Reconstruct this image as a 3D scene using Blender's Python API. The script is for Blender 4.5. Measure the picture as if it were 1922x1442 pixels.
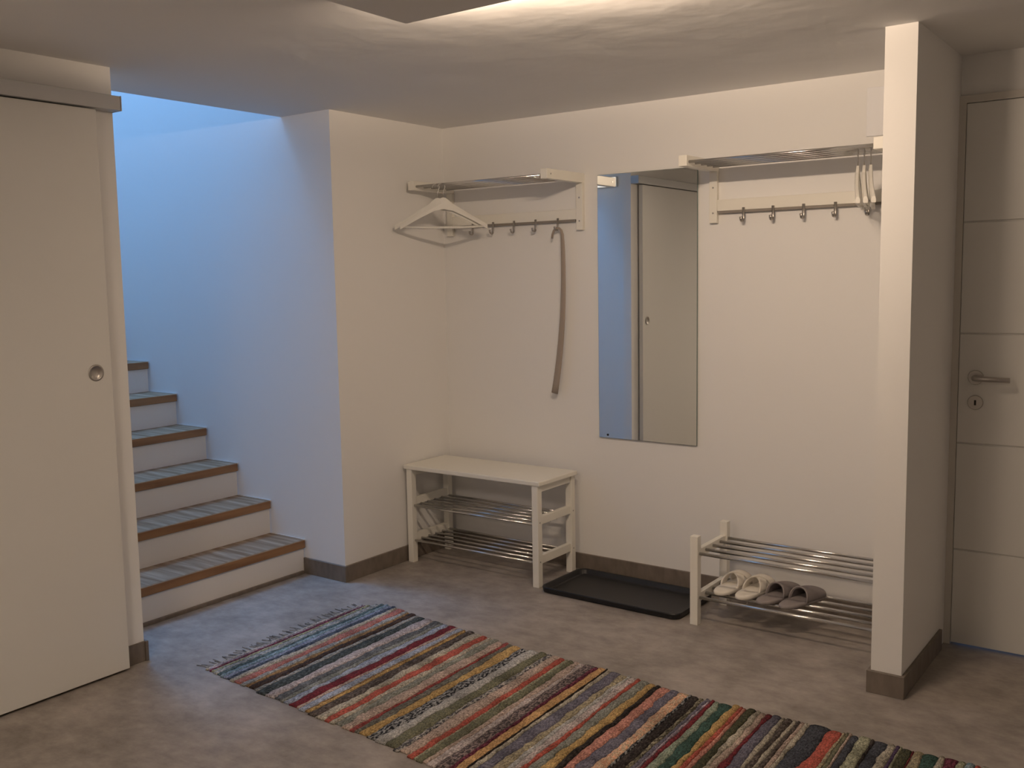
import bpy, bmesh, math, random
from mathutils import Vector, Matrix
random.seed(7)
for o in list(bpy.data.objects): bpy.data.objects.remove(o)
S = bpy.context.scene
C = S.collection

# ------------------------------------------------------------------ camera
CAM = (3.3297, -3.9958, 1.4259); YAW, PITCH, ROLL, FPX = 0.62935, -0.10773, -0.017466, 1843.03
cy_, sy_, cp_, sp_ = math.cos(YAW), math.sin(YAW), math.cos(PITCH), math.sin(PITCH)
fw = Vector((-sy_*cp_, cy_*cp_, sp_)); r0 = Vector((cy_, sy_, 0)); u0 = r0.cross(fw)
rt = math.cos(ROLL)*r0 + math.sin(ROLL)*u0; up = -math.sin(ROLL)*r0 + math.cos(ROLL)*u0
cam = bpy.data.objects.new('camera', bpy.data.cameras.new('camera')); C.objects.link(cam)
M = Matrix.Identity(4)
for i in range(3):
    M[i][0], M[i][1], M[i][2], M[i][3] = rt[i], up[i], -fw[i], CAM[i]
cam.matrix_world = M
cam.data.sensor_width = 36; cam.data.lens = FPX/1922*36; cam.data.clip_start = .05
S.camera = cam

# ------------------------------------------------------------------ world, daylight, exposure
W = bpy.data.worlds.new('world'); S.world = W; W.use_nodes = True
W.node_tree.nodes['Background'].inputs[0].default_value = (.30, .52, 1, 1)
W.node_tree.nodes['Background'].inputs[1].default_value = 1.0
day = bpy.data.lights.new('skylight_daylight', 'AREA'); day.shape = 'RECTANGLE'; day.size = 1.2; day.size_y = .66
day.energy = 122; day.color = (.205, .47, .95)
dayo = bpy.data.objects.new('skylight_daylight', day); C.objects.link(dayo); dayo.location = (-1.95, -1.22, 5.72); dayo.rotation_euler = (math.radians(-20), 0, 0)
S.view_settings.view_transform = 'Standard'; S.view_settings.look = 'None'
S.view_settings.exposure = 0.06; S.view_settings.gamma = 1.0; S.view_settings.use_curve_mapping = False
LED_W = 22.5; LED_COL = (1, .765, .56)
FILL_W = 22.0; FILL_COL = (1, .80, .62)  # power and tint of the added fill lamp

# ------------------------------------------------------------------ materials
def mat(name, col, rough=.5, metal=0, spec=.5, noise=None, bump=None, emit=None):
    m = bpy.data.materials.new(name); m.use_nodes = True
    nt = m.node_tree; b = nt.nodes['Principled BSDF']
    b.inputs['Base Color'].default_value = (*col, 1); b.inputs['Roughness'].default_value = rough
    b.inputs['Metallic'].default_value = metal; b.inputs['Specular IOR Level'].default_value = spec
    tc = nt.nodes.new('ShaderNodeTexCoord')
    if noise:   # (scale vec, colour2, contrast lo, hi)
        sc, col2, lo, hi = noise
        mp = nt.nodes.new('ShaderNodeMapping'); mp.inputs['Scale'].default_value = sc
        n = nt.nodes.new('ShaderNodeTexNoise'); n.inputs['Scale'].default_value = 1; n.inputs['Detail'].default_value = 5
        rp = nt.nodes.new('ShaderNodeValToRGB')
        rp.color_ramp.elements[0].position = lo; rp.color_ramp.elements[1].position = hi
        rp.color_ramp.elements[0].color = (*col, 1); rp.color_ramp.elements[1].color = (*col2, 1)
        nt.links.new(tc.outputs['Object'], mp.inputs[0]); nt.links.new(mp.outputs[0], n.inputs[0])
        nt.links.new(n.outputs[0], rp.inputs[0]); nt.links.new(rp.outputs[0], b.inputs['Base Color'])
    if bump:    # (scale, strength, distance)
        n2 = nt.nodes.new('ShaderNodeTexNoise'); n2.inputs['Scale'].default_value = bump[0]; n2.inputs['Detail'].default_value = 3
        bp = nt.nodes.new('ShaderNodeBump'); bp.inputs['Strength'].default_value = bump[1]; bp.inputs['Distance'].default_value = bump[2]
        nt.links.new(tc.outputs['Object'], n2.inputs[0]); nt.links.new(n2.outputs[0], bp.inputs['Height'])
        nt.links.new(bp.outputs[0], b.inputs['Normal'])
    if emit:
        b.inputs['Emission Color'].default_value = (*emit[0], 1); b.inputs['Emission Strength'].default_value = emit[1]
    return m

def floor_mat():
    m = bpy.data.materials.new('concrete_look_floor'); m.use_nodes = True
    nt = m.node_tree; b = nt.nodes['Principled BSDF']; tc = nt.nodes.new('ShaderNodeTexCoord')
    def ns(scale, det, rough, stretch=(1, 1, 1)):
        mp = nt.nodes.new('ShaderNodeMapping'); mp.inputs['Scale'].default_value = stretch
        n = nt.nodes.new('ShaderNodeTexNoise'); n.inputs['Scale'].default_value = scale
        n.inputs['Detail'].default_value = det; n.inputs['Roughness'].default_value = rough
        nt.links.new(tc.outputs['Object'], mp.inputs[0]); nt.links.new(mp.outputs[0], n.inputs[0]); return n
    a = ns(2.6, 7, .65); c = ns(12, 6, .68, (.9, 1.35, 1))
    mx = nt.nodes.new('ShaderNodeMix'); mx.data_type = 'FLOAT'; mx.inputs[0].default_value = .45
    nt.links.new(a.outputs[0], mx.inputs[2]); nt.links.new(c.outputs[0], mx.inputs[3])
    rp = nt.nodes.new('ShaderNodeValToRGB'); e = rp.color_ramp.elements
    e[0].position = .36; e[0].color = (.215, .190, .170, 1); e[1].position = .63; e[1].color = (.45, .405, .365, 1)
    nt.links.new(mx.outputs[0], rp.inputs[0]); nt.links.new(rp.outputs[0], b.inputs['Base Color'])
    rr = nt.nodes.new('ShaderNodeMapRange'); rr.inputs[3].default_value = .38; rr.inputs[4].default_value = .55
    nt.links.new(c.outputs[0], rr.inputs[0]); nt.links.new(rr.outputs[0], b.inputs['Roughness'])
    b.inputs['Specular IOR Level'].default_value = .22
    return m

def wood_mat():
    m = bpy.data.materials.new('tread_wood'); m.use_nodes = True
    nt = m.node_tree; b = nt.nodes['Principled BSDF']; tc = nt.nodes.new('ShaderNodeTexCoord')
    mp = nt.nodes.new('ShaderNodeMapping'); mp.inputs['Scale'].default_value = (2.5, 34, 1)
    v = nt.nodes.new('ShaderNodeTexNoise'); v.inputs['Scale'].default_value = 1; v.inputs['Detail'].default_value = 4
    rp = nt.nodes.new('ShaderNodeValToRGB'); e = rp.color_ramp.elements
    e[0].position = .36; e[0].color = (.22, .135, .075, 1); e[1].position = .70; e[1].color = (.47, .355, .25, 1)
    nt.links.new(tc.outputs['Object'], mp.inputs[0]); nt.links.new(mp.outputs[0], v.inputs[0])
    nt.links.new(v.outputs[0], rp.inputs[0]); nt.links.new(rp.outputs[0], b.inputs['Base Color'])
    b.inputs['Roughness'].default_value = .5; b.inputs['Specular IOR Level'].default_value = .3
    return m

WALL = mat('white_wall_paint', (.86, .85, .835), .85, bump=(60, .06, .004))
CEIL = mat('ceiling_paint', (.85, .84, .825), .9, bump=(4, .25, .02))
FLOOR = floor_mat()
BASE = mat('skirting_tile', (.150, .122, .098), .5, noise=((30, 30, 14), (.215, .18, .15), .3, .7))
DOORM = mat('white_door_lacquer', (.78, .77, .74), .36)
FRAME = mat('door_frame_paint', (.66, .63, .58), .5)
ALU = mat('satin_aluminium', (.50, .50, .50), .42, metal=.6)
WHITE = mat('white_lacquered_wood', (.86, .835, .76), .38)
PLASTIC = mat('white_plastic', (.82, .80, .74), .45)
CHROME = mat('chromed_steel', (.68, .67, .66), .17, metal=1)
STEEL = mat('brushed_steel', (.48, .455, .43), .38, metal=1)
RAILM = mat('grey_hook_rail', (.26, .23, .20), .55)
PLATEM = mat('cover_plate_white', (.84, .84, .86), .5)
DARKH = mat('dark_recess', (.015, .013, .012), .8)
MIRR = mat('mirror_silver', (.93, .95, .94), .0, metal=1)
MEDGE = mat('mirror_edge_glass', (.16, .22, .21), .15)
BLACK = mat('black_rubber_plastic', (.012, .012, .014), .42, bump=(260, .25, .002))
WOOD = wood_mat()
NOSE = mat('nosing_wood_warm_lit', (.33, .175, .075), .45, noise=((5, 3, 40), (.23, .115, .048), .35, .7))  # same wood as the tread; warm light on its front put into the colour
RISER = mat('white_riser', (.78, .755, .72), .6)
HORN = mat('taupe_plastic', (.36, .30, .25), .45)
GREYF = mat('grey_felt', (.25, .22, .22), .95, bump=(400, .4, .002))
GREYF2 = mat('grey_felt_sole', (.31, .275, .27), .95, bump=(400, .4, .002))
WTOW = mat('white_terry_cloth', (.84, .79, .71), .95, bump=(350, .5, .002))
WSOLE = mat('white_slipper_sole', (.85, .81, .74), .9)
LAMPM = mat('lamp_diffuser', (.85, .83, .78), .5, emit=((1, .90, .76), .75))
LEDM = mat('led_strip', (.8, .8, .75), .5, emit=((1, .8, .55), 4.0))
PANELM = mat('luminaire_panel', (.72, .70, .67), .7)
GLASS = mat('skylight_glass', (.9, .95, 1), .02); GLASS.node_tree.nodes['Principled BSDF'].inputs['Transmission Weight'].default_value = 1

# ------------------------------------------------------------------ mesh helpers
def box(bm, x0, x1, y0, y1, z0, z1, bev=0, seg=2):
    vs = [bm.verts.new((x, y, z)) for x in (x0, x1) for y in (y0, y1) for z in (z0, z1)]
    fs = [(0, 1, 3, 2), (4, 6, 7, 5), (0, 4, 5, 1), (2, 3, 7, 6), (0, 2, 6, 4), (1, 5, 7, 3)]
    faces = [bm.faces.new([vs[i] for i in f]) for f in fs]
    if bev:
        es = {e for f in faces for e in f.edges}
        bmesh.ops.bevel(bm, geom=list(es), offset=bev, segments=seg, profile=.5, affect='EDGES')
    return bm

def B(*a, **k): return box(bmesh.new(), *a, **k)

def obj(name, bm, m, parent=None, loc=None, smooth=False):
    me = bpy.data.meshes.new(name)
    bmesh.ops.recalc_face_normals(bm, faces=bm.faces[:])
    bm.to_mesh(me); bm.free(); me.materials.append(m)
    if smooth:
        for p in me.polygons: p.use_smooth = True
    o = bpy.data.objects.new(name, me); C.objects.link(o)
    if parent: o.parent = parent
    if loc: o.location = loc
    return o

def tag(o, label=None, cat=None, group=None, kind=None):
    if label: o['label'] = label
    if cat: o['category'] = cat
    if group: o['group'] = group
    if kind: o['kind'] = kind
    return o

def empty(name, loc, label, cat, rz=0, group=None):
    o = bpy.data.objects.new(name, None); C.objects.link(o); o.location = loc; o.rotation_euler = (0, 0, rz)
    o.empty_display_size = .1
    return tag(o, label, cat, group)

def struct(name, bm, m, label=None, parent=None):
    o = obj(name, bm, m, parent)
    o['kind'] = 'structure'
    if label: o['label'] = label
    return o

def tube(bm, pts, r, seg=12, rx=None, caps=True, updir=None):
    """sweep an ellipse (r, rx) along pts; r may be a list"""
    pts = [Vector(p) for p in pts]; n = len(pts)
    R = r if isinstance(r, (list, tuple)) else [r]*n
    RX = R if rx is None else (rx if isinstance(rx, (list, tuple)) else [rx]*n)
    rings = []; prev = Vector(updir) if updir else None
    for i, p in enumerate(pts):
        t = (pts[min(i+1, n-1)] - pts[max(i-1, 0)]).normalized()
        if prev is None:
            prev = Vector((0, 0, 1)) if abs(t.z) < .9 else Vector((0, 1, 0))
        a = (prev - t*prev.dot(t)).normalized(); b = t.cross(a)
        if not updir: prev = a
        rings.append([bm.verts.new(p + a*math.cos(k*2*math.pi/seg)*R[i] + b*math.sin(k*2*math.pi/seg)*RX[i]) for k in range(seg)])
    for i in range(n-1):
        for k in range(seg):
            bm.faces.new((rings[i][k], rings[i][(k+1) % seg], rings[i+1][(k+1) % seg], rings[i+1][k]))
    if caps:
        bm.faces.new(rings[0]); bm.faces.new(rings[-1][::-1])
    return bm

def cyl(p0, p1, r, seg=14): return tube(bmesh.new(), [p0, p1], r, seg)

def lathe(profile, center, axis='y', seg=28, bm=None):
    bm = bm or bmesh.new(); c = Vector(center); rings = []
    for r, h in profile:
        ring = []
        for k in range(seg):
            a = 2*math.pi*k/seg
            v = {'y': (r*math.cos(a), h, r*math.sin(a)), 'x': (h, r*math.cos(a), r*math.sin(a)), 'z': (r*math.cos(a), r*math.sin(a), h)}[axis]
            ring.append(bm.verts.new(c + Vector(v)))
        rings.append(ring)
    for i in range(len(rings)-1):
        for k in range(seg): bm.faces.new((rings[i][k], rings[i][(k+1) % seg], rings[i+1][(k+1) % seg], rings[i+1][k]))
    bm.faces.new(rings[0]); bm.faces.new(rings[-1][::-1])
    return bm

def smooth_bevel(o, w=.002, seg=2):
    md = o.modifiers.new('bevel', 'BEVEL'); md.width = w; md.segments = seg; md.limit_method = 'ANGLE'
    return o

# ------------------------------------------------------------------ dimensions
H = 2.198; D = .793; XC = -.3245; XL = .059; YE = -1.911; SX0, SX1, SY = 2.409, 2.509, -.683
YN = -1.97; XR = 4.35; YR = -5.3; XE = -4.7; ZT = 5.90; YD = -.06

# ------------------------------------------------------------------ room shell
struct('floor', B(-.40, XR, YR, .12, -.12, 0), FLOOR, 'grey brown concrete look floor')
struct('ceiling', B(XC, XR, YR, .12, H, H+.32), CEIL, 'matt white ceiling ending at the stair opening')
struct('wall_back', B(-.12, SX1, 0, .12, 0, H), WALL, 'white wall behind the bench and the mirror')
struct('wall_alcove', B(-.12, 0, -D+.12, 0, 0, H), WALL, 'narrow white side wall of the alcove')
bm = B(XE, XC, -D, -D+.12, 0, ZT); box(bm, XC, 0, -D, -D+.12, 0, H)
struct('wall_stair', bm, WALL, 'white wall climbing beside the stairs, lit blue by daylight')
bm = B(XE, XC, YN-.12, YN, 0, ZT); box(bm, XC, 0, YN-.12, YN, 0, H)
struct('wall_stair_inner', bm, WALL, 'white stairwell wall behind the sliding door wall')
struct('wall_stair_end', B(XE-.12, XE, YN-.12, -D+.12, 0, ZT), WALL)
struct('wall_stair_upper', B(XC, XC+.12, YN-.12, -D+.12, H+.32, ZT), WALL)
struct('wall_left', B(0, XL, YR, YE, 0, H), WALL, 'white wall carrying the sliding door')
struct('wall_stub', B(SX0, SX1, SY, 0, 0, H), WALL, 'white stub wall beside the right hand door')
DX0, DX1, DZ = 2.509, 3.43, 2.052
bm = B(SX1, DX1, YD, .12, DZ, H); box(bm, DX1, XR, YD, .12, 0, H)
struct('wall_door', bm, WALL, 'white wall around the panelled door')
struct('wall_right', B(XR, XR+.12, YR, .12, 0, H), WALL)
struct('wall_rear', B(0, XR, YR-.12, YR, 0, H), WALL)
# skylight over the stairs
sk = (-2.60, -1.30, -1.60, -.84)
bm = B(XE, sk[0], YN, -D, ZT, ZT+.15); box(bm, sk[1], XC, YN, -D, ZT, ZT+.15)
box(bm, sk[0], sk[1], YN, sk[2], ZT, ZT+.15); box(bm, sk[0], sk[1], sk[3], -D, ZT, ZT+.15)
struct('ceiling_stair', bm, CEIL)
bm = B(sk[0], sk[0]+.05, sk[2], sk[3], ZT, ZT+.1); box(bm, sk[1]-.05, sk[1], sk[2], sk[3], ZT, ZT+.1)
box(bm, sk[0]+.05, sk[1]-.05, sk[2], sk[2]+.05, ZT, ZT+.1); box(bm, sk[0]+.05, sk[1]-.05, sk[3]-.05, sk[3], ZT, ZT+.1)
win = struct('window_1', bm, FRAME, 'skylight over the stairs')
obj('window_pane', B(sk[0]+.05, sk[1]-.05, sk[2]+.05, sk[3]-.05, ZT+.05, ZT+.06), GLASS, win)

# skirting
BH, BT = .078, .012
def skirt(name, *a): return struct(name, B(*a, bev=.0015, seg=1), BASE, 'grey brown tile skirting')
skirt('baseboard_back', BT, SX0-BT, -BT, 0, 0, BH)
skirt('baseboard_alcove', 0, BT, -D, 0, 0, BH)
skirt('baseboard_stair', -.279, BT, -D-BT, -D, 0, BH)
skirt('baseboard_stub', SX0-BT, SX1+BT, SY-BT, SY, 0, BH)
skirt('baseboard_stub_side', SX1, SX1+BT, SY, -.152, 0, BH)
skirt('baseboard_stub_inner', SX0-BT, SX0, SY, -BT, 0, BH)
skirt('baseboard_left', 0, XL+BT, YE, YE+BT, 0, BH)
skirt('baseboard_left_side', XL, XL+BT-.006, -2.7, YE, 0, BH)

# ------------------------------------------------------------------ sliding door and rail
d1 = struct('door_1', B(XL+.012, .10, -2.87, -2.0, .010, 2.036, bev=.0015, seg=1), DOORM, 'plain white sliding door leaf on the left wall')
pull = obj('flush_pull', lathe([(.0275, -.002), (.030, .002), (.027, .004), (.0225, .0035), (.0205, .0004), (.004, .0003)], (.1, -2.062, 1.117), 'x'), STEEL, d1, smooth=True)
pull['label'] = 'round recessed metal pull'
tr = struct('trim_1', B(XL, .117, -3.85, -1.914, 2.040, 2.090, bev=.001, seg=1), ALU, 'slim grey rail cover above the sliding door')
obj('rail_end_cap', B(XL, .119, -1.914, -1.911, 2.039, 2.091), ALU, tr)

# ------------------------------------------------------------------ panelled door
fr = B(DX0, DX0+.024, -.079, .05, 0, DZ); box(fr, DX1-.024, DX1, -.079, .05, 0, DZ); box(fr, DX0+.024, DX1-.024, -.079, .05, 2.0255, DZ)
struct('trim_2', fr, FRAME, 'white frame of the panelled door')
d2 = struct('door_2', B(DX0+.0245, DX1-.0245, -.070, -.034, .008, 2.024), DOORM, 'white door with horizontal grooves beside the stub wall')
zs = [.008, .374, .782, 1.192, 1.600, 2.024]
for a, b_ in zip(zs[:-1], zs[1:]):
    obj('door_panel', B(DX0+.0250, DX1-.0250, -.076, -.070, a+(.0025 if a > .1 else 0), b_-(.0025 if b_ < 2 else 0), bev=.002, seg=1), DOORM, d2)
hd = obj('door_handle', lathe([(.0265, -.076), (.0265, -.083), (.025, -.085)], (2.594, 0, 1.031)), STEEL, d2, smooth=False)
hd['label'] = 'steel lever handle'
lv = bmesh.new()
pts = [(2.594, -.085, 1.031), (2.594, -.112, 1.031), (2.597, -.123, 1.031), (2.604, -.130, 1.031), (2.615, -.133, 1.031), (2.716, -.133, 1.030)]
tube(lv, pts, .0100, 16); obj('lever', lv, STEEL, hd, smooth=True)
es = obj('escutcheon', lathe([(.0265, -.076), (.0265, -.082), (.025, -.084)], (2.595, 0, .938)), STEEL, d2)
kh = B(2.5915, 2.5985, -.0848, -.0838, .928, .947); obj('keyhole', kh, DARKH, es)

# ------------------------------------------------------------------ ceiling luminaire (floating panel, light escapes over its far edge)
PX0, PX1, PY0, PY1, PZ = 1.404, 2.56, -2.40, -1.833, 2.148
lum = empty('ceiling_luminaire', ((PX0+PX1)/2, (PY0+PY1)/2, H), 'flat white panel lamp floating just under the ceiling, glowing over one edge', 'ceiling lamp')
lx, ly, lz = lum.location
obj('panel', B(PX0-lx, PX1-lx, PY0-ly, PY1-ly, PZ-lz, PZ+.014-lz, bev=.001, seg=1), PANELM, lum)
sp = B(PX0+.25-lx, PX1-.25-lx, PY0+.15-ly, PY1-.10-ly, PZ+.014-lz, 0); obj('spacer', sp, PANELM, lum)
obj('led_strip', B(1.48-lx, 2.28-lx, PY1-.012-ly, PY1-.004-ly, PZ+.014-lz, PZ+.022-lz), LEDM, lum)
led = bpy.data.lights.new('led_light', 'AREA'); led.shape = 'RECTANGLE'; led.size = .80; led.size_y = .012
led.energy = LED_W; led.color = LED_COL
lo = bpy.data.objects.new('led_light', led); C.objects.link(lo); lo.parent = lum
lo.location = (1.88-lx, PY1+.006-ly, PZ+.020-lz)
lo.rotation_euler = Vector((-.34, 1, -.32)).to_track_quat('-Z', 'Y').to_euler()

# added lamp, unseen behind the camera, to brighten the left of the room
rl = empty('added_fill_lamp', (1.75, -4.05, H), 'added square fill lamp, unseen, brightening the room from the rear', 'ceiling lamp')
obj('fill_lamp_housing', B(-.30, .30, -.30, .30, -.045, 0, bev=.004), PANELM, rl)
obj('lamp_diffuser', B(-.28, .28, -.28, .28, -.050, -.045, bev=.001, seg=1), LAMPM, rl)
rd = bpy.data.lights.new('fill_light', 'AREA'); rd.shape = 'SQUARE'; rd.size = .55; rd.energy = FILL_W; rd.color = FILL_COL
rdo = bpy.data.objects.new('fill_light', rd); C.objects.link(rdo); rdo.parent = rl; rdo.location = (0, 0, -.053)

# wall lamp in the stairwell, seen only in the mirror
wl = empty('stair_wall_lamp', (-.19, YN, 2.065), 'slim white wall lamp in the stairwell, seen in the mirror', 'wall lamp')
obj('lamp_body', B(-.115, .115, 0, .018, -.034, .034, bev=.003), PLASTIC, wl)
obj('diffuser', B(-.112, .112, .018, .034, -.031, .031, bev=.005), LAMPM, wl)

# ------------------------------------------------------------------ staircase
RISE, RUN, NX, TH = .1665, .243, -.271, .038
st = empty('staircase', (NX, -1.38, 0), 'white staircase with brown wooden treads rising behind the sliding door wall', 'staircase')
NST = 14
y0, y1 = YN+.006+1.38, -D-.007+1.38
tread_me = None
for i in range(NST):
    xi, zi = -RUN*i, RISE*(i+1)
    last = 1.0 if i == NST-1 else 0
    if i == 0:
        t = obj('tread', B(-RUN-.018, -.010, y0, y1, -TH, 0, bev=.002, seg=1), WOOD, st, (xi, 0, zi)); tm = t.data
        n_ = obj('nosing', B(-.010, .004, y0, y1, -TH-.001, .0005, bev=.003, seg=2), NOSE, t); nm = n_.data
        rz = obj('riser', B(-.022, -.008, y0, y1, -RISE+.0005, -TH, bev=0), RISER, st, (xi, 0, zi)); rm = rz.data
        jn = obj('joint_bead', B(-RUN-.006, .002, y1-.001, y1+.004, -.004, .004), RISER, t); jm = jn.data
    else:
        t = bpy.data.objects.new('tread', tm); C.objects.link(t); t.parent = st; t.location = (xi, 0, zi)
        n_ = bpy.data.objects.new('nosing', nm); C.objects.link(n_); n_.parent = t
        rz = bpy.data.objects.new('riser', rm); C.objects.link(rz); rz.parent = st; rz.location = (xi, 0, zi)
        jn = bpy.data.objects.new('joint_bead', jm); C.objects.link(jn); jn.parent = t
obj('foot_strip', B(-.008, .004, y0, y1-.012, 0, .016, bev=.002, seg=1), BASE, st)
struct('floor_landing', B(XE, NX-RUN*NST+.02, YN, -D, RISE*NST-.2, RISE*NST), FLOOR)

# ------------------------------------------------------------------ slatted shoe furniture (bench and rack share this)
def side_frame(root, x, d, legs_h, rails, w=.034):
    """two legs and cross rails at one end; x is the frame's left face, d the depth"""
    for y in (-d, -w): obj('leg', B(x, x+w, y, y+w, 0, legs_h, bev=.002), WHITE, root)
    for z0, z1 in rails:
        obj('side_rail', B(x+.006, x+w-.006, -d+w, -w, z0, z1, bev=.0015, seg=1), WHITE, root)
def rods(root, x0, x1, ys, z, r=.0062):
    for y in ys: obj('rod', cyl((x0, y, z), (x1, y, z), r), CHROME, root, smooth=True)
def screws(root, pts):
    for x, y, z in pts:
        obj('screw', lathe([(.004, 0), (.0035, -.0012)], (x, y, z)), STEEL, root)
def side_screws(root, pts):
    for x, y, z in pts:
        obj('screw', lathe([(.004, 0), (.0035, .0012)], (x, y, z), 'x'), STEEL, root)

bench = empty('shoe_bench', (.012, -.058, 0), 'white wooden shoe bench with two chrome rod shelves in the alcove corner', 'bench')
BW, BD = .83, .325
obj('seat', B(0, BW, -BD, 0, .478, .500, bev=.004), WHITE, bench)
for x in (.014, BW-.048):
    side_frame(bench, x, BD-.006, .478, [(.445, .478), (.292, .330), (.106, .146)])
ys5 = [-BD+.024+k*(BD-.052)/5 for k in range(6)]
for z in (.292, .112): rods(bench, .03, BW-.03, ys5, z)
side_screws(bench, [(BW-.014, -BD+.022, .305), (BW-.014, -BD+.022, .12), (BW-.014, -.018, .305), (BW-.014, -.018, .12)])

rack = empty('shoe_rack', (1.610, -.100, 0), 'low white shoe rack with chrome rods holding two pairs of slippers', 'shoe rack')
RW, RD = .79, .324
for x in (0, RW-.034): side_frame(rack, x, RD, .370, [(.276, .312), (.092, .128)])
ysr = [-RD+.020+k*(RD-.040)/4 for k in range(5)]
for z in (.297, .113): rods(rack, .02, RW-.02, ysr, z, .0066)

# ------------------------------------------------------------------ boot tray
def tray():
    bm = bmesh.new(); w, d, h = .70, .355, .028
    def loop(inset, z, rad):
        pts = []
        for cx, cy, a0 in ((w-rad, -rad, 0), (rad, -rad, 90), (rad, -d+rad, 180), (w-rad, -d+rad, 270)):
            for k in range(6):
                a = math.radians(a0 + 90*k/5)
                px, py = cx+math.cos(a)*rad, cy+math.sin(a)*rad
                sx = (px-w/2)*(1-2*inset/w)+w/2; sy = (py+d/2)*(1-2*inset/d)-d/2
                pts.append(bm.verts.new((sx, sy, z)))
        return pts
    L = [loop(.012, 0, .035), loop(.004, .006, .038), loop(0, h-.004, .04), loop(.002, h, .04), loop(.010, h, .04), loop(.013, h-.003, .04), loop(.022, .009, .04), loop(.030, .006, .04)]
    n = len(L[0])
    for a, b_ in zip(L[:-1], L[1:]):
        for k in range(n): bm.faces.new((a[k], a[(k+1) % n], b_[(k+1) % n], b_[k]))
    bm.faces.new(L[0][::-1]); bm.faces.new(L[-1])
    return bm
tr_ = obj('boot_tray', tray(), BLACK, None, (.862, -.066, 0), smooth=False); tr_.rotation_euler = (0, 0, math.radians(-.6))
tag(tr_, 'flat black plastic boot tray on the floor between bench and shoe rack', 'tray')
# ------------------------------------------------------------------ hat racks
def hat_rack(x0, width, label):
    r = empty('hat_rack', (x0, 0, 1.645), label, 'hat rack')
    zt = .262; pw = .036
    for x in (0, width-pw):
        obj('post', B(x, x+pw, -.022, 0, 0, zt-.044, bev=.002), WHITE, r)
        obj('arm', B(x, x+pw, -.315, 0, zt-.044, zt, bev=.002), WHITE, r)
        screws(r, [(x+.018, -.022, .150), (x+.018, -.022, .042)])
        sx = x+pw if x > .1 else x
        obj('screw', lathe([(.004, 0), (.0035, .0012 if x > .1 else -.0012)], (sx, -.285, zt-.022), 'x'), STEEL, r)
    obj('back_rail', B(pw, width-pw, -.020, -.004, .050, .098, bev=.002), WHITE, r)
    hr = obj('hook_rail', B(pw+.004, width-pw-.004, -.021, -.007, .040, .050), RAILM, r)
    for k in range(5):
        y = -.292+k*.058
        obj('rod', cyl((pw-.004, y, zt-.026), (width-pw+.004, y, zt-.026), .0062), CHROME, r, smooth=True)
    for k in range(5):
        hx = (.157 if width < .815 else .172) + k*.129
        bm = bmesh.new()
        tube(bm, [(hx, -.023, .060), (hx, -.023, .016), (hx, -.026, .006), (hx, -.034, .000), (hx, -.044, .002), (hx, -.050, .009), (hx, -.052, .020)], .0028, 8, rx=.0062)
        obj('hook', bm, STEEL, r, smooth=True)
    return r
r1 = hat_rack(.036, .826, 'white hat rack with chrome rods and hooks above the shoe bench')
r2 = hat_rack(1.503, .806, 'white hat rack with chrome rods and hooks between mirror and stub wall')

# ------------------------------------------------------------------ coat hangers
def hanger_meshes():
    top = []
    N = 20
    body = bmesh.new(); rings = []
    # shoulder board: section swept along x, thicker at the neck
    for i in range(2*N+1):
        u = (i-N)/N; a = abs(u)
        x = .212*u; zc = -.028 - .112*(max(0, a-.03)/.97)**1.05; hh = .0195 - .0085*min(1, a*1.5) + .009*max(0, 1-(a*5)**2)
        y = .012*a*a; wd = .0075
        ring = [(x, y-wd, zc-hh), (x, y+wd, zc-hh), (x, y+wd*1.1, zc), (x, y+wd*.6, zc+hh), (x, y-wd*.6, zc+hh), (x, y-wd*1.1, zc)]
        rings.append([body.verts.new(p) for p in ring])
    for a_, b_ in zip(rings[:-1], rings[1:]):
        for k in range(6): body.faces.new((a_[k], a_[(k+1) % 6], b_[(k+1) % 6], b_[k]))
    body.faces.new(rings[0]); body.faces.new(rings[-1][::-1])
    bar = tube(bmesh.new(), [(-.203, .010, -.138), (-.1, .004, -.143), (.1, .004, -.143), (.203, .010, -.138)], .0055, 10)
    hk = bmesh.new(); pts = [(0, 0, .0), (0, 0, .022)]
    for k in range(11):
        a = math.radians(-40 + k*24)
        pts.append((math.cos(a)*.017-.008, 0, .050+math.sin(a)*.017))
    tube(hk, pts, .0022, 8)
    out = []
    for n, b_, m in (('shoulder', body, PLASTIC), ('bar', bar, PLASTIC), ('hook', hk, STEEL)):
        me = bpy.data.meshes.new('hanger_'+n); bmesh.ops.recalc_face_normals(b_, faces=b_.faces[:]); b_.to_mesh(me); b_.free(); me.materials.append(m)
        for p in me.polygons: p.use_smooth = (n != 'shoulder')
        out.append((n, me))
    return out
HM = hanger_meshes()
def hanger(loc, ang, label, group, tilt=0):
    e = empty('coat_hanger', loc, label, 'coat hanger', 0, group)
    e.rotation_euler = (tilt, 0, math.radians(ang))
    for n, me in HM:
        o = bpy.data.objects.new(n, me); C.objects.link(o); o.parent = e
    return e
ZH = 1.8175
hanger((.207, -.292, ZH), 41, 'white coat hanger on the front rod of the rack above the bench', 'hangers over the bench')
hanger((.242, -.292, ZH), 42.5, 'white coat hanger behind another one on the rack above the bench', 'hangers over the bench')
for k, (x, y, a) in enumerate(((2.196, -.234, -76), (2.219, -.234, -75), (2.243, -.234, -74))):
    hanger((x, y, ZH), a, ('white coat hanger farthest from the stub wall in a set of three', 'white coat hanger in the middle of a close set of three', 'white coat hanger closest to the stub wall in a set of three')[k], 'hangers beside the stub wall')

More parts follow.
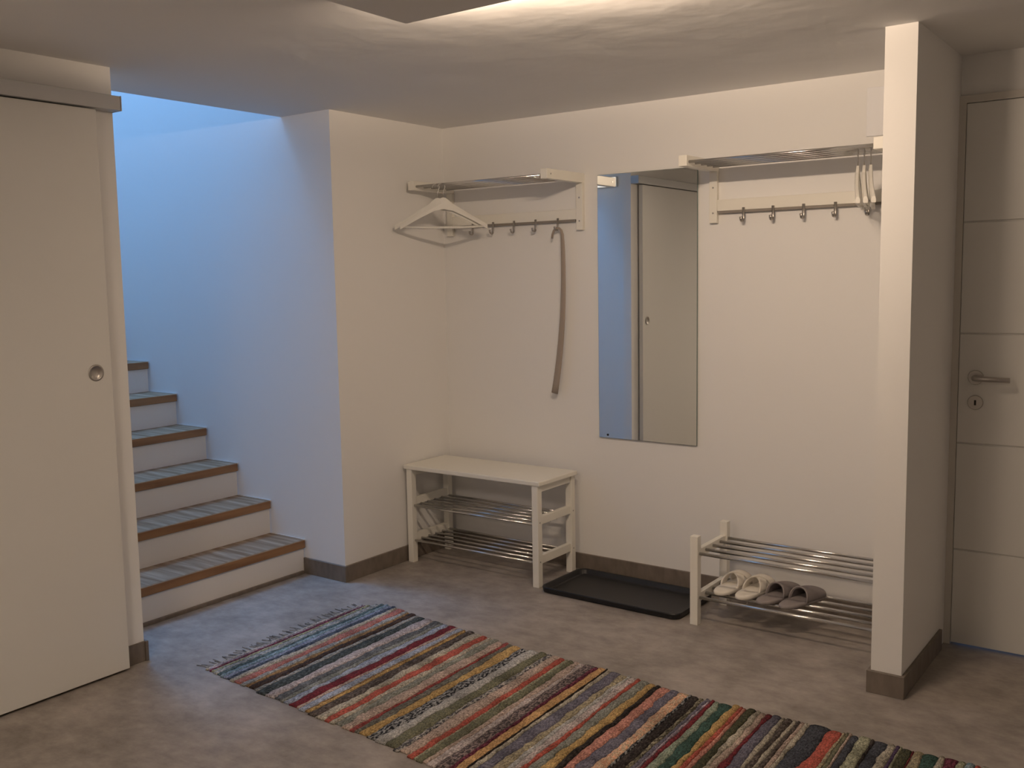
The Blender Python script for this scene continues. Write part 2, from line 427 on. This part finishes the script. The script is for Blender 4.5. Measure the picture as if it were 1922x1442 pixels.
# ------------------------------------------------------------------ long shoehorn on the last hook
bm = bmesh.new()
pts = [(-.034, 0, -.045), (-.032, 0, -.026), (-.024, 0, -.008), (-.010, 0, .002), (.006, 0, .002), (.018, 0, -.008), (.024, 0, -.030), (.026, 0, -.08)]
for k in range(1, 15):
    t = k/14; pts.append((.026 + .006*math.sin(t*2.2) - .062*t*t, .004*math.sin(t*3), -.08 - .71*t))
n = len(pts); wid = [.0055]*3 + [.006]*3 + [.009, .0115] + [.0118 + .007*(k/14) for k in range(1, 15)]; th = [.0045]*n
tube(bm, pts, th, 12, rx=wid, updir=(0, 1, 0))
sh = obj('shoehorn', bm, HORN, None, (.738, -.043, 1.6545), smooth=True)
tag(sh, 'long thin taupe shoehorn with a curved grip hanging from the last hook', 'shoehorn')

# ------------------------------------------------------------------ mirror
mi = empty('wall_mirror', (1.191, 0, .664), 'tall frameless mirror between the two hat racks', 'mirror')
obj('backing', B(-.245, .245, -.006, 0, .006, 1.222), MEDGE, mi)
obj('glass_edge', B(-.253, .253, -.0115, -.006, 0, 1.228, bev=.0008, seg=1), MEDGE, mi)
obj('mirror_face', B(-.2515, .2515, -.0125, -.0115, .0015, 1.2265), MIRR, mi)
obj('fixing_stud', lathe([(.0055, -.0125), (.005, -.0145)], (.986-1.191, 0, .0145)), DARKH, mi)

# ------------------------------------------------------------------ flat wall cover above the right rack
wc = empty('wall_cover_plate', (2.24, 0, 1.95), 'flat white cover plate on the wall above the right hat rack', 'wall cover')
obj('plate', B(-.084, .084, -.005, 0, 0, .186, bev=.002), PLATEM, wc)
screws(wc, [(.07, -.005, .17), (.07, -.005, .016)])

# ------------------------------------------------------------------ slippers
def outline(t, w):
    """half width of a footbed at t along its length (0 heel, 1 toe)"""
    s = (1-abs(2*min(1, max(0, t))-1)**5)**.5
    return w/2*s*(.86 + .14*math.sin((t-.15)*2.6))
def sole_mesh(L, w, th):
    bm = bmesh.new(); N = 22; top = []; bot = []
    ts = [.5-.5*math.cos(math.pi*k/N) for k in range(N+1)]
    loopT = [(outline(t, w), t*L) for t in ts] + [(-outline(t, w), t*L) for t in ts[-2:0:-1]]
    lay = [(.94, 0), (1, .003), (1, th-.004), (.95, th), (.55, th-.001)]
    rings = []
    for s, z in lay:
        rings.append([bm.verts.new((x*s, L/2+(y-L/2)*(s if s > .9 else .82), z)) for x, y in loopT])
    n = len(loopT)
    for a, b_ in zip(rings[:-1], rings[1:]):
        for k in range(n): bm.faces.new((a[k], a[(k+1) % n], b_[(k+1) % n], b_[k]))
    bm.faces.new(rings[0][::-1]); bm.faces.new(rings[-1])
    return bm
def arch_patch(L, w, th, t0f, t1f, hf, thick=.004, nu=18, nv=12, skew=0):
    """vaulted band across the footbed: t from t0(s) to t1(s); s is -1..1 across"""
    bm = bmesh.new(); grid = []
    for j in range(nv+1):
        row = []
        for i in range(nu+1):
            s = -1+2*i/nu; t0, t1 = t0f(s), t1f(s); t = t0+(t1-t0)*j/nv
            hw = outline(t, w)*1.0; ang = s*math.pi/2
            x = math.sin(ang)*hw; z = th*.5 + hf(t)*max(0, math.cos(ang))**.75
            row.append(bm.verts.new((x, t*L, z)))
        grid.append(row)
    for j in range(nv):
        for i in range(nu): bm.faces.new((grid[j][i], grid[j][i+1], grid[j+1][i+1], grid[j+1][i]))
    bmesh.ops.recalc_face_normals(bm, faces=bm.faces[:])
    bmesh.ops.solidify(bm, geom=bm.faces[:], thickness=thick)
    return bm
def slipper(x, y, rz, kind, label, group):
    e = empty('slipper', (x, y, .1195), label, 'slipper', math.radians(rz), group)
    L, w, th = .27, .088, .014
    if kind == 'grey':
        obj('sole', sole_mesh(L, w, th), GREYF2, e, smooth=True)
        obj('upper', arch_patch(L, w, th, lambda s: .40+.08*(1-s*s)-.02, lambda s: .985, lambda t: .046*max(0, (1-((t-.42)/.60)**2))**.8+.010, .005), GREYF, e, smooth=True)
        bm = bmesh.new(); pts = []
        for i in range(19):
            s = -1+i/9; t = .40+.08*(1-s*s)-.02; hw = outline(t, w); a = s*math.pi/2
            pts.append((math.sin(a)*hw*1.01, t*L, th*.5+(.046*max(0, (1-((t-.42)/.60)**2))**.8+.010)*max(0, math.cos(a))**.75))
        tube(bm, pts, .0032, 8); obj('piping', bm, GREYF2, e, smooth=True)
    else:
        obj('sole', sole_mesh(L, w, th+.003), WSOLE, e, smooth=True)
        hf = lambda t: .044*max(0, (1-((t-.5)/.62)**2))**.8+.012
        obj('strap', arch_patch(L, w, th, lambda s: .53-.18*s, lambda s: .71-.18*s, hf, .006), WTOW, e, smooth=True)
        hf2 = lambda t: hf(t)+.006
        obj('strap', arch_patch(L, w*1.02, th, lambda s: .53+.18*s, lambda s: .71+.18*s, hf2, .006), WTOW, e, smooth=True)
    return e
slipper(1.703, -.366, -6, 'white', 'white towelling slipper with crossed straps next to the shoe rack leg', 'white slippers')
slipper(1.797, -.370, -8, 'white', 'white towelling slipper with crossed straps touching the grey pair', 'white slippers')
slipper(1.886, -.376, -14, 'grey', 'grey felt slipper standing between its twin and the white pair', 'grey slippers')
slipper(1.979, -.378, -16, 'grey', 'grey felt slipper ending the row beside the empty chrome rods', 'grey slippers')

# ------------------------------------------------------------------ rag rug
def lin(c): return tuple(((v/255+.055)/1.055)**2.4 if v > 10 else v/255/12.92 for v in c)
RK = (1.48, 1.68, 1.95)
def alb(c): return tuple(min(.85, v*k) for v, k in zip(lin(c), RK))
PAL = dict(cream=((160, 145, 122), (130, 118, 100)), mauve=((150, 132, 132), (110, 95, 100)), maroon=((72, 28, 38), (110, 45, 60)), yellowgreen=((140, 130, 92), (105, 105, 92)),
  creamgrey=((145, 135, 120), (105, 102, 96)), darkteal=((62, 74, 70), (88, 98, 92)), teal=((96, 114, 112), (125, 130, 132)), bluegrey=((122, 122, 130), (98, 100, 108)),
  navy=((48, 50, 58), (80, 82, 85)), coral=((152, 76, 60), (142, 96, 82)), ochre=((138, 100, 55), (105, 75, 45)), brown=((72, 52, 40), (48, 40, 38)),
  blackgreen=((50, 52, 48), (80, 82, 76)), pinkwhite=((168, 150, 138), (145, 125, 115)), darkgrey=((78, 76, 72), (104, 100, 95)), greygreen=((108, 104, 90), (128, 122, 108)),
  paleblue=((142, 142, 146), (118, 118, 124)), crimson=((108, 26, 32), (85, 30, 36)), crimson2=((135, 45, 40), (110, 60, 52)), pinkcream=((162, 136, 116), (140, 116, 100)),
  yellow=((166, 130, 72), (150, 112, 62)), darkbrown=((62, 52, 46), (96, 82, 72)), red=((156, 60, 42), (138, 62, 46)), olivegrey=((104, 98, 84), (84, 76, 66)),
  specklewhite=((135, 128, 120), (38, 38, 40)), greywhite=((158, 148, 136), (140, 132, 122)), olive=((102, 95, 70), (88, 84, 66)), specklegrey=((148, 136, 122), (70, 66, 66)),
  creamgreen=((140, 132, 104), (114, 110, 86)), darkspeckle=((66, 56, 54), (120, 100, 90)), ochreyellow=((168, 124, 72), (155, 110, 62)), black=((34, 28, 26), (60, 50, 44)),
  slate=((98, 90, 94), (80, 74, 82)), creamyellow=((148, 130, 96), (118, 104, 84)), pink=((170, 112, 90), (150, 88, 72)), peach=((168, 138, 106), (175, 120, 86)),
  olivespeckle=((70, 62, 48), (120, 108, 84)), palegreen=((126, 126, 104), (104, 112, 92)), green=((54, 76, 64), (44, 60, 52)), olivedark=((74, 68, 46), (52, 52, 40)),
  darkslate=((66, 64, 66), (48, 48, 52)), purple=((80, 58, 82), (60, 44, 62)))
def rag_mat(key):
    a, b_ = PAL[key]
    m = bpy.data.materials.new('rag_'+key); m.use_nodes = True; nt = m.node_tree; p = nt.nodes['Principled BSDF']
    p.inputs['Roughness'].default_value = .95; p.inputs['Specular IOR Level'].default_value = .15
    tc = nt.nodes.new('ShaderNodeTexCoord'); oi = nt.nodes.new('ShaderNodeObjectInfo')
    mp = nt.nodes.new('ShaderNodeMapping'); mp.inputs['Scale'].default_value = (150, 70, 150)
    nt.links.new(tc.outputs['Object'], mp.inputs[0])
    n = nt.nodes.new('ShaderNodeTexNoise'); n.inputs['Scale'].default_value = 1; n.inputs['Detail'].default_value = 3
    nt.links.new(mp.outputs[0], n.inputs[0])
    rp = nt.nodes.new('ShaderNodeValToRGB'); e = rp.color_ramp.elements
    sp_ = 'speckle' in key
    e[0].position = .46 if sp_ else .42; e[1].position = .54 if sp_ else .62
    e[0].color = (*alb(a), 1); e[1].color = (*alb(b_), 1)
    nt.links.new(n.outputs[0], rp.inputs[0])
    # longer patches of lighter and darker cloth along the strip
    mp2 = nt.nodes.new('ShaderNodeMapping'); mp2.inputs['Scale'].default_value = (4, 9, 1); nt.links.new(tc.outputs['Object'], mp2.inputs[0])
    n2 = nt.nodes.new('ShaderNodeTexNoise'); n2.inputs['Scale'].default_value = 1; nt.links.new(mp2.outputs[0], n2.inputs[0])
    mr = nt.nodes.new('ShaderNodeMapRange'); mr.inputs[1].default_value = .3; mr.inputs[2].default_value = .7; mr.inputs[3].default_value = .60; mr.inputs[4].default_value = 1.22
    nt.links.new(n2.outputs[0], mr.inputs[0])
    hs = nt.nodes.new('ShaderNodeHueSaturation'); nt.links.new(rp.outputs[0], hs.inputs['Color'])
    mp4 = nt.nodes.new('ShaderNodeMapping'); mp4.inputs['Scale'].default_value = (260, 130, 200); nt.links.new(tc.outputs['Object'], mp4.inputs[0])
    n4 = nt.nodes.new('ShaderNodeTexNoise'); n4.inputs['Scale'].default_value = 1; n4.inputs['Detail'].default_value = 2; nt.links.new(mp4.outputs[0], n4.inputs[0])
    mr4 = nt.nodes.new('ShaderNodeMapRange'); mr4.inputs[1].default_value = .32; mr4.inputs[2].default_value = .68; mr4.inputs[3].default_value = .50; mr4.inputs[4].default_value = 1.45
    nt.links.new(n4.outputs[0], mr4.inputs[0])
    mm = nt.nodes.new('ShaderNodeMath'); mm.operation = 'MULTIPLY'; nt.links.new(mr.outputs[0], mm.inputs[0]); nt.links.new(mr4.outputs[0], mm.inputs[1])
    nt.links.new(mm.outputs[0], hs.inputs['Value']); hs.inputs['Saturation'].default_value = .90
    nt.links.new(hs.outputs[0], p.inputs['Base Color'])
    n3 = nt.nodes.new('ShaderNodeTexNoise'); n3.inputs['Scale'].default_value = 220; nt.links.new(tc.outputs['Object'], n3.inputs[0])
    bp = nt.nodes.new('ShaderNodeBump'); bp.inputs['Strength'].default_value = .6; bp.inputs['Distance'].default_value = .003
    nt.links.new(n3.outputs[0], bp.inputs['Height']); nt.links.new(bp.outputs[0], p.inputs['Normal'])
    return m
RM = {k: rag_mat(k) for k in PAL}
BANDS = [(0.3176, 'cream'), (0.327, 'mauve'), (0.338, 'maroon'), (0.3521, 'yellowgreen'), (0.3836, 'creamgrey'), (0.4024, 'darkteal'), (0.4213, 'teal'), (0.4396, 'bluegrey'), (0.4616, 'navy'), (0.4873, 'cream'), (0.5241, 'coral'), (0.5488, 'creamgrey'), (0.5694, 'ochre'), (0.6003, 'brown'), (0.6209, 'creamgrey'), (0.6655, 'blackgreen'), (0.7123, 'pinkwhite'), (0.7467, 'darkgrey'), (0.7686, 'greygreen'), (0.7968, 'paleblue'), (0.8374, 'crimson'), (0.8515, 'pinkcream'), (0.8824, 'paleblue'), (0.8936, 'ochre'), (0.9048, 'yellow'), (0.9442, 'darkbrown'), (0.9807, 'cream'), (1.0144, 'red'), (1.0378, 'cream'), (1.067, 'greygreen'), (1.1108, 'pinkcream'), (1.1254, 'crimson2'), (1.1517, 'olivegrey'), (1.1897, 'yellow'), (1.2277, 'specklewhite'), (1.2682, 'greywhite'), (1.3133, 'olive'), (1.3336, 'specklegrey'), (1.3764, 'pinkcream'), (1.4012, 'red'), (1.4135, 'creamgreen'), (1.4403, 'olive'), (1.4623, 'pinkcream'), (1.4843, 'pinkwhite'), (1.5235, 'darkspeckle'), (1.5381, 'maroon'), (1.5723, 'ochreyellow'), (1.5793, 'black'), (1.5953, 'cream'), (1.6362, 'slate'), (1.6635, 'creamyellow'), (1.6794, 'greywhite'), (1.7044, 'pinkwhite'), (1.7203, 'red'), (1.7544, 'greygreen'), (1.7862, 'yellow'), (1.8067, 'black'), (1.841, 'pink'), (1.8793, 'slate'), (1.9187, 'peach'), (1.9269, 'specklewhite'), (1.9601, 'black'), (1.9755, 'olivespeckle'), (1.989, 'slate'), (1.9987, 'mauve'), (2.0122, 'crimson'), (2.0412, 'palegreen'), (2.074, 'green'), (2.0966, 'yellow'), (2.1104, 'red'), (2.1243, 'pink'), (2.1486, 'olivedark'), (2.1677, 'cream'), (2.1885, 'pinkcream'), (2.2059, 'crimson'), (2.239, 'slate'), (2.253, 'cream'), (2.2722, 'darkbrown'), (2.2879, 'cream'), (2.3002, 'darkbrown'), (2.3124, 'pinkcream'), (2.3281, 'cream'), (2.3867, 'darkslate'), (2.4289, 'red'), (2.4408, 'creamyellow'), (2.4526, 'olive'), (2.461, 'pinkcream'), (2.4813, 'darkslate'), (2.5184, 'creamgreen'), (2.5313, 'black'), (2.5682, 'darkslate'), (2.5911, 'cream'), (2.6002, 'purple'), (2.6094, 'creamgreen'), (2.6369, 'olivedark'), (2.6445, 'crimson'), (2.6735, 'creamyellow'), (2.7097, 'green'), (2.7257, 'cream'), (2.7662, 'maroon'), (2.7831, 'creamgreen'),
         (2.81, 'teal'), (2.825, 'red'), (2.85, 'cream'), (2.87, 'slate'), (2.90, 'yellow'), (2.92, 'black'), (2.95, 'pinkcream'), (2.97, 'maroon'), (2.985, 'cream')]
def interp(x, P):
    if x <= P[0][0]: return P[0][1]
    for (a, b_), (c, d_) in zip(P[:-1], P[1:]):
        if x <= c: return b_+(d_-b_)*(x-a)/(c-a)
    return P[-1][1]
PB = [(.305, -1.020), (.36, -.975), (.40, -.945), (.53, -.964), (.66, -.982), (.83, -.998), (1.22, -1.033), (1.57, -1.037), (1.96, -1.066), (2.3, -1.052), (3.0, -1.05)]
PF = [(.305, -1.836), (.52, -1.858), (.83, -1.878), (1.18, -1.895), (1.48, -1.925), (3.0, -2.0)]
RX, RY = 1.6, -1.45
rug = empty('rag_rug', (RX, RY, 0), 'multicoloured striped rag rug with short fringe lying in front of the bench', 'rug')
NV = 64
def boundary(x, amp):
    ph = [random.uniform(0, 6.28) for _ in range(4)]; am = [amp*random.uniform(.4, 1) for _ in range(4)]
    out = []
    for j in range(NV+1):
        v = j/NV
        wob = am[0]*math.sin(v*5+ph[0])*.55+am[1]*math.sin(v*13+ph[1])*.45+am[2]*math.sin(v*31+ph[2])*.3+am[3]*math.sin(v*67+ph[3])*.25+random.uniform(-1, 1)*amp*.30
        out.append(x + .030*v + wob)
    return out
prev = boundary(.305, .0015); xprev = .305
for bi, (x, key) in enumerate(BANDS):
    nxt_w = (BANDS[bi+1][0]-x) if bi+1 < len(BANDS) else .02
    cur = boundary(x, min(.0095, .36*min(x-xprev, nxt_w)))
    cur = [max(c, p_+.003) for c, p_ in zip(cur, prev)]
    bm = bmesh.new(); rings = []; eb = random.uniform(-.007, .007); ef = random.uniform(-.007, .007)
    hgt = random.uniform(.0075, .0105)
    for j in range(NV+1):
        v = j/NV; a, b_ = prev[j], cur[j]
        xm = (xprev+x)/2
        yb, yf = interp(xm, PB)+eb, interp(xm, PF)+ef
        y = yb+(yf-yb)*v
        hz = hgt*(1+random.uniform(-.16, .16)); row = []
        for f, z in ((0, .0), (0, .0045), (.22, hz*.9), (.5, hz), (.78, hz*.9), (1, .0045), (1, 0)):
            row.append(bm.verts.new((a+(b_-a)*f-RX, y-RY, z)))
        rings.append(row)
    for r_a, r_b in zip(rings[:-1], rings[1:]):
        for k in range(6): bm.faces.new((r_a[k], r_a[k+1], r_b[k+1], r_b[k]))
        bm.faces.new((r_a[6], r_a[0], r_b[0], r_b[6]))
    bm.faces.new(rings[0]); bm.faces.new(rings[-1][::-1])
    obj('woven_band', bm, RM[key], rug, smooth=True)
    prev, xprev = cur, x
fb = bmesh.new()
for k in range(58):
    v = (k+random.uniform(.1, .9))/58
    y = -1.02+(-1.836+1.02)*v; x0 = .308+.030*v
    L = random.uniform(.036, .070); dy = random.uniform(-.022, .022)
    tube(fb, [(x0-RX+.006, y-RY, .004), (x0-L*.5-RX, y+dy*.6-RY, .0035), (x0-L-RX, y+dy-RY, .002)], .0016, 5)
FRM = mat('fringe_thread', (.10, .095, .09), .9, noise=((30, 60, 1), (.36, .33, .29), .40, .62))
fo = obj('fringe', fb, FRM, rug); fo['kind'] = 'stuff'; fo['label'] = 'loose dark and pale fringe threads'
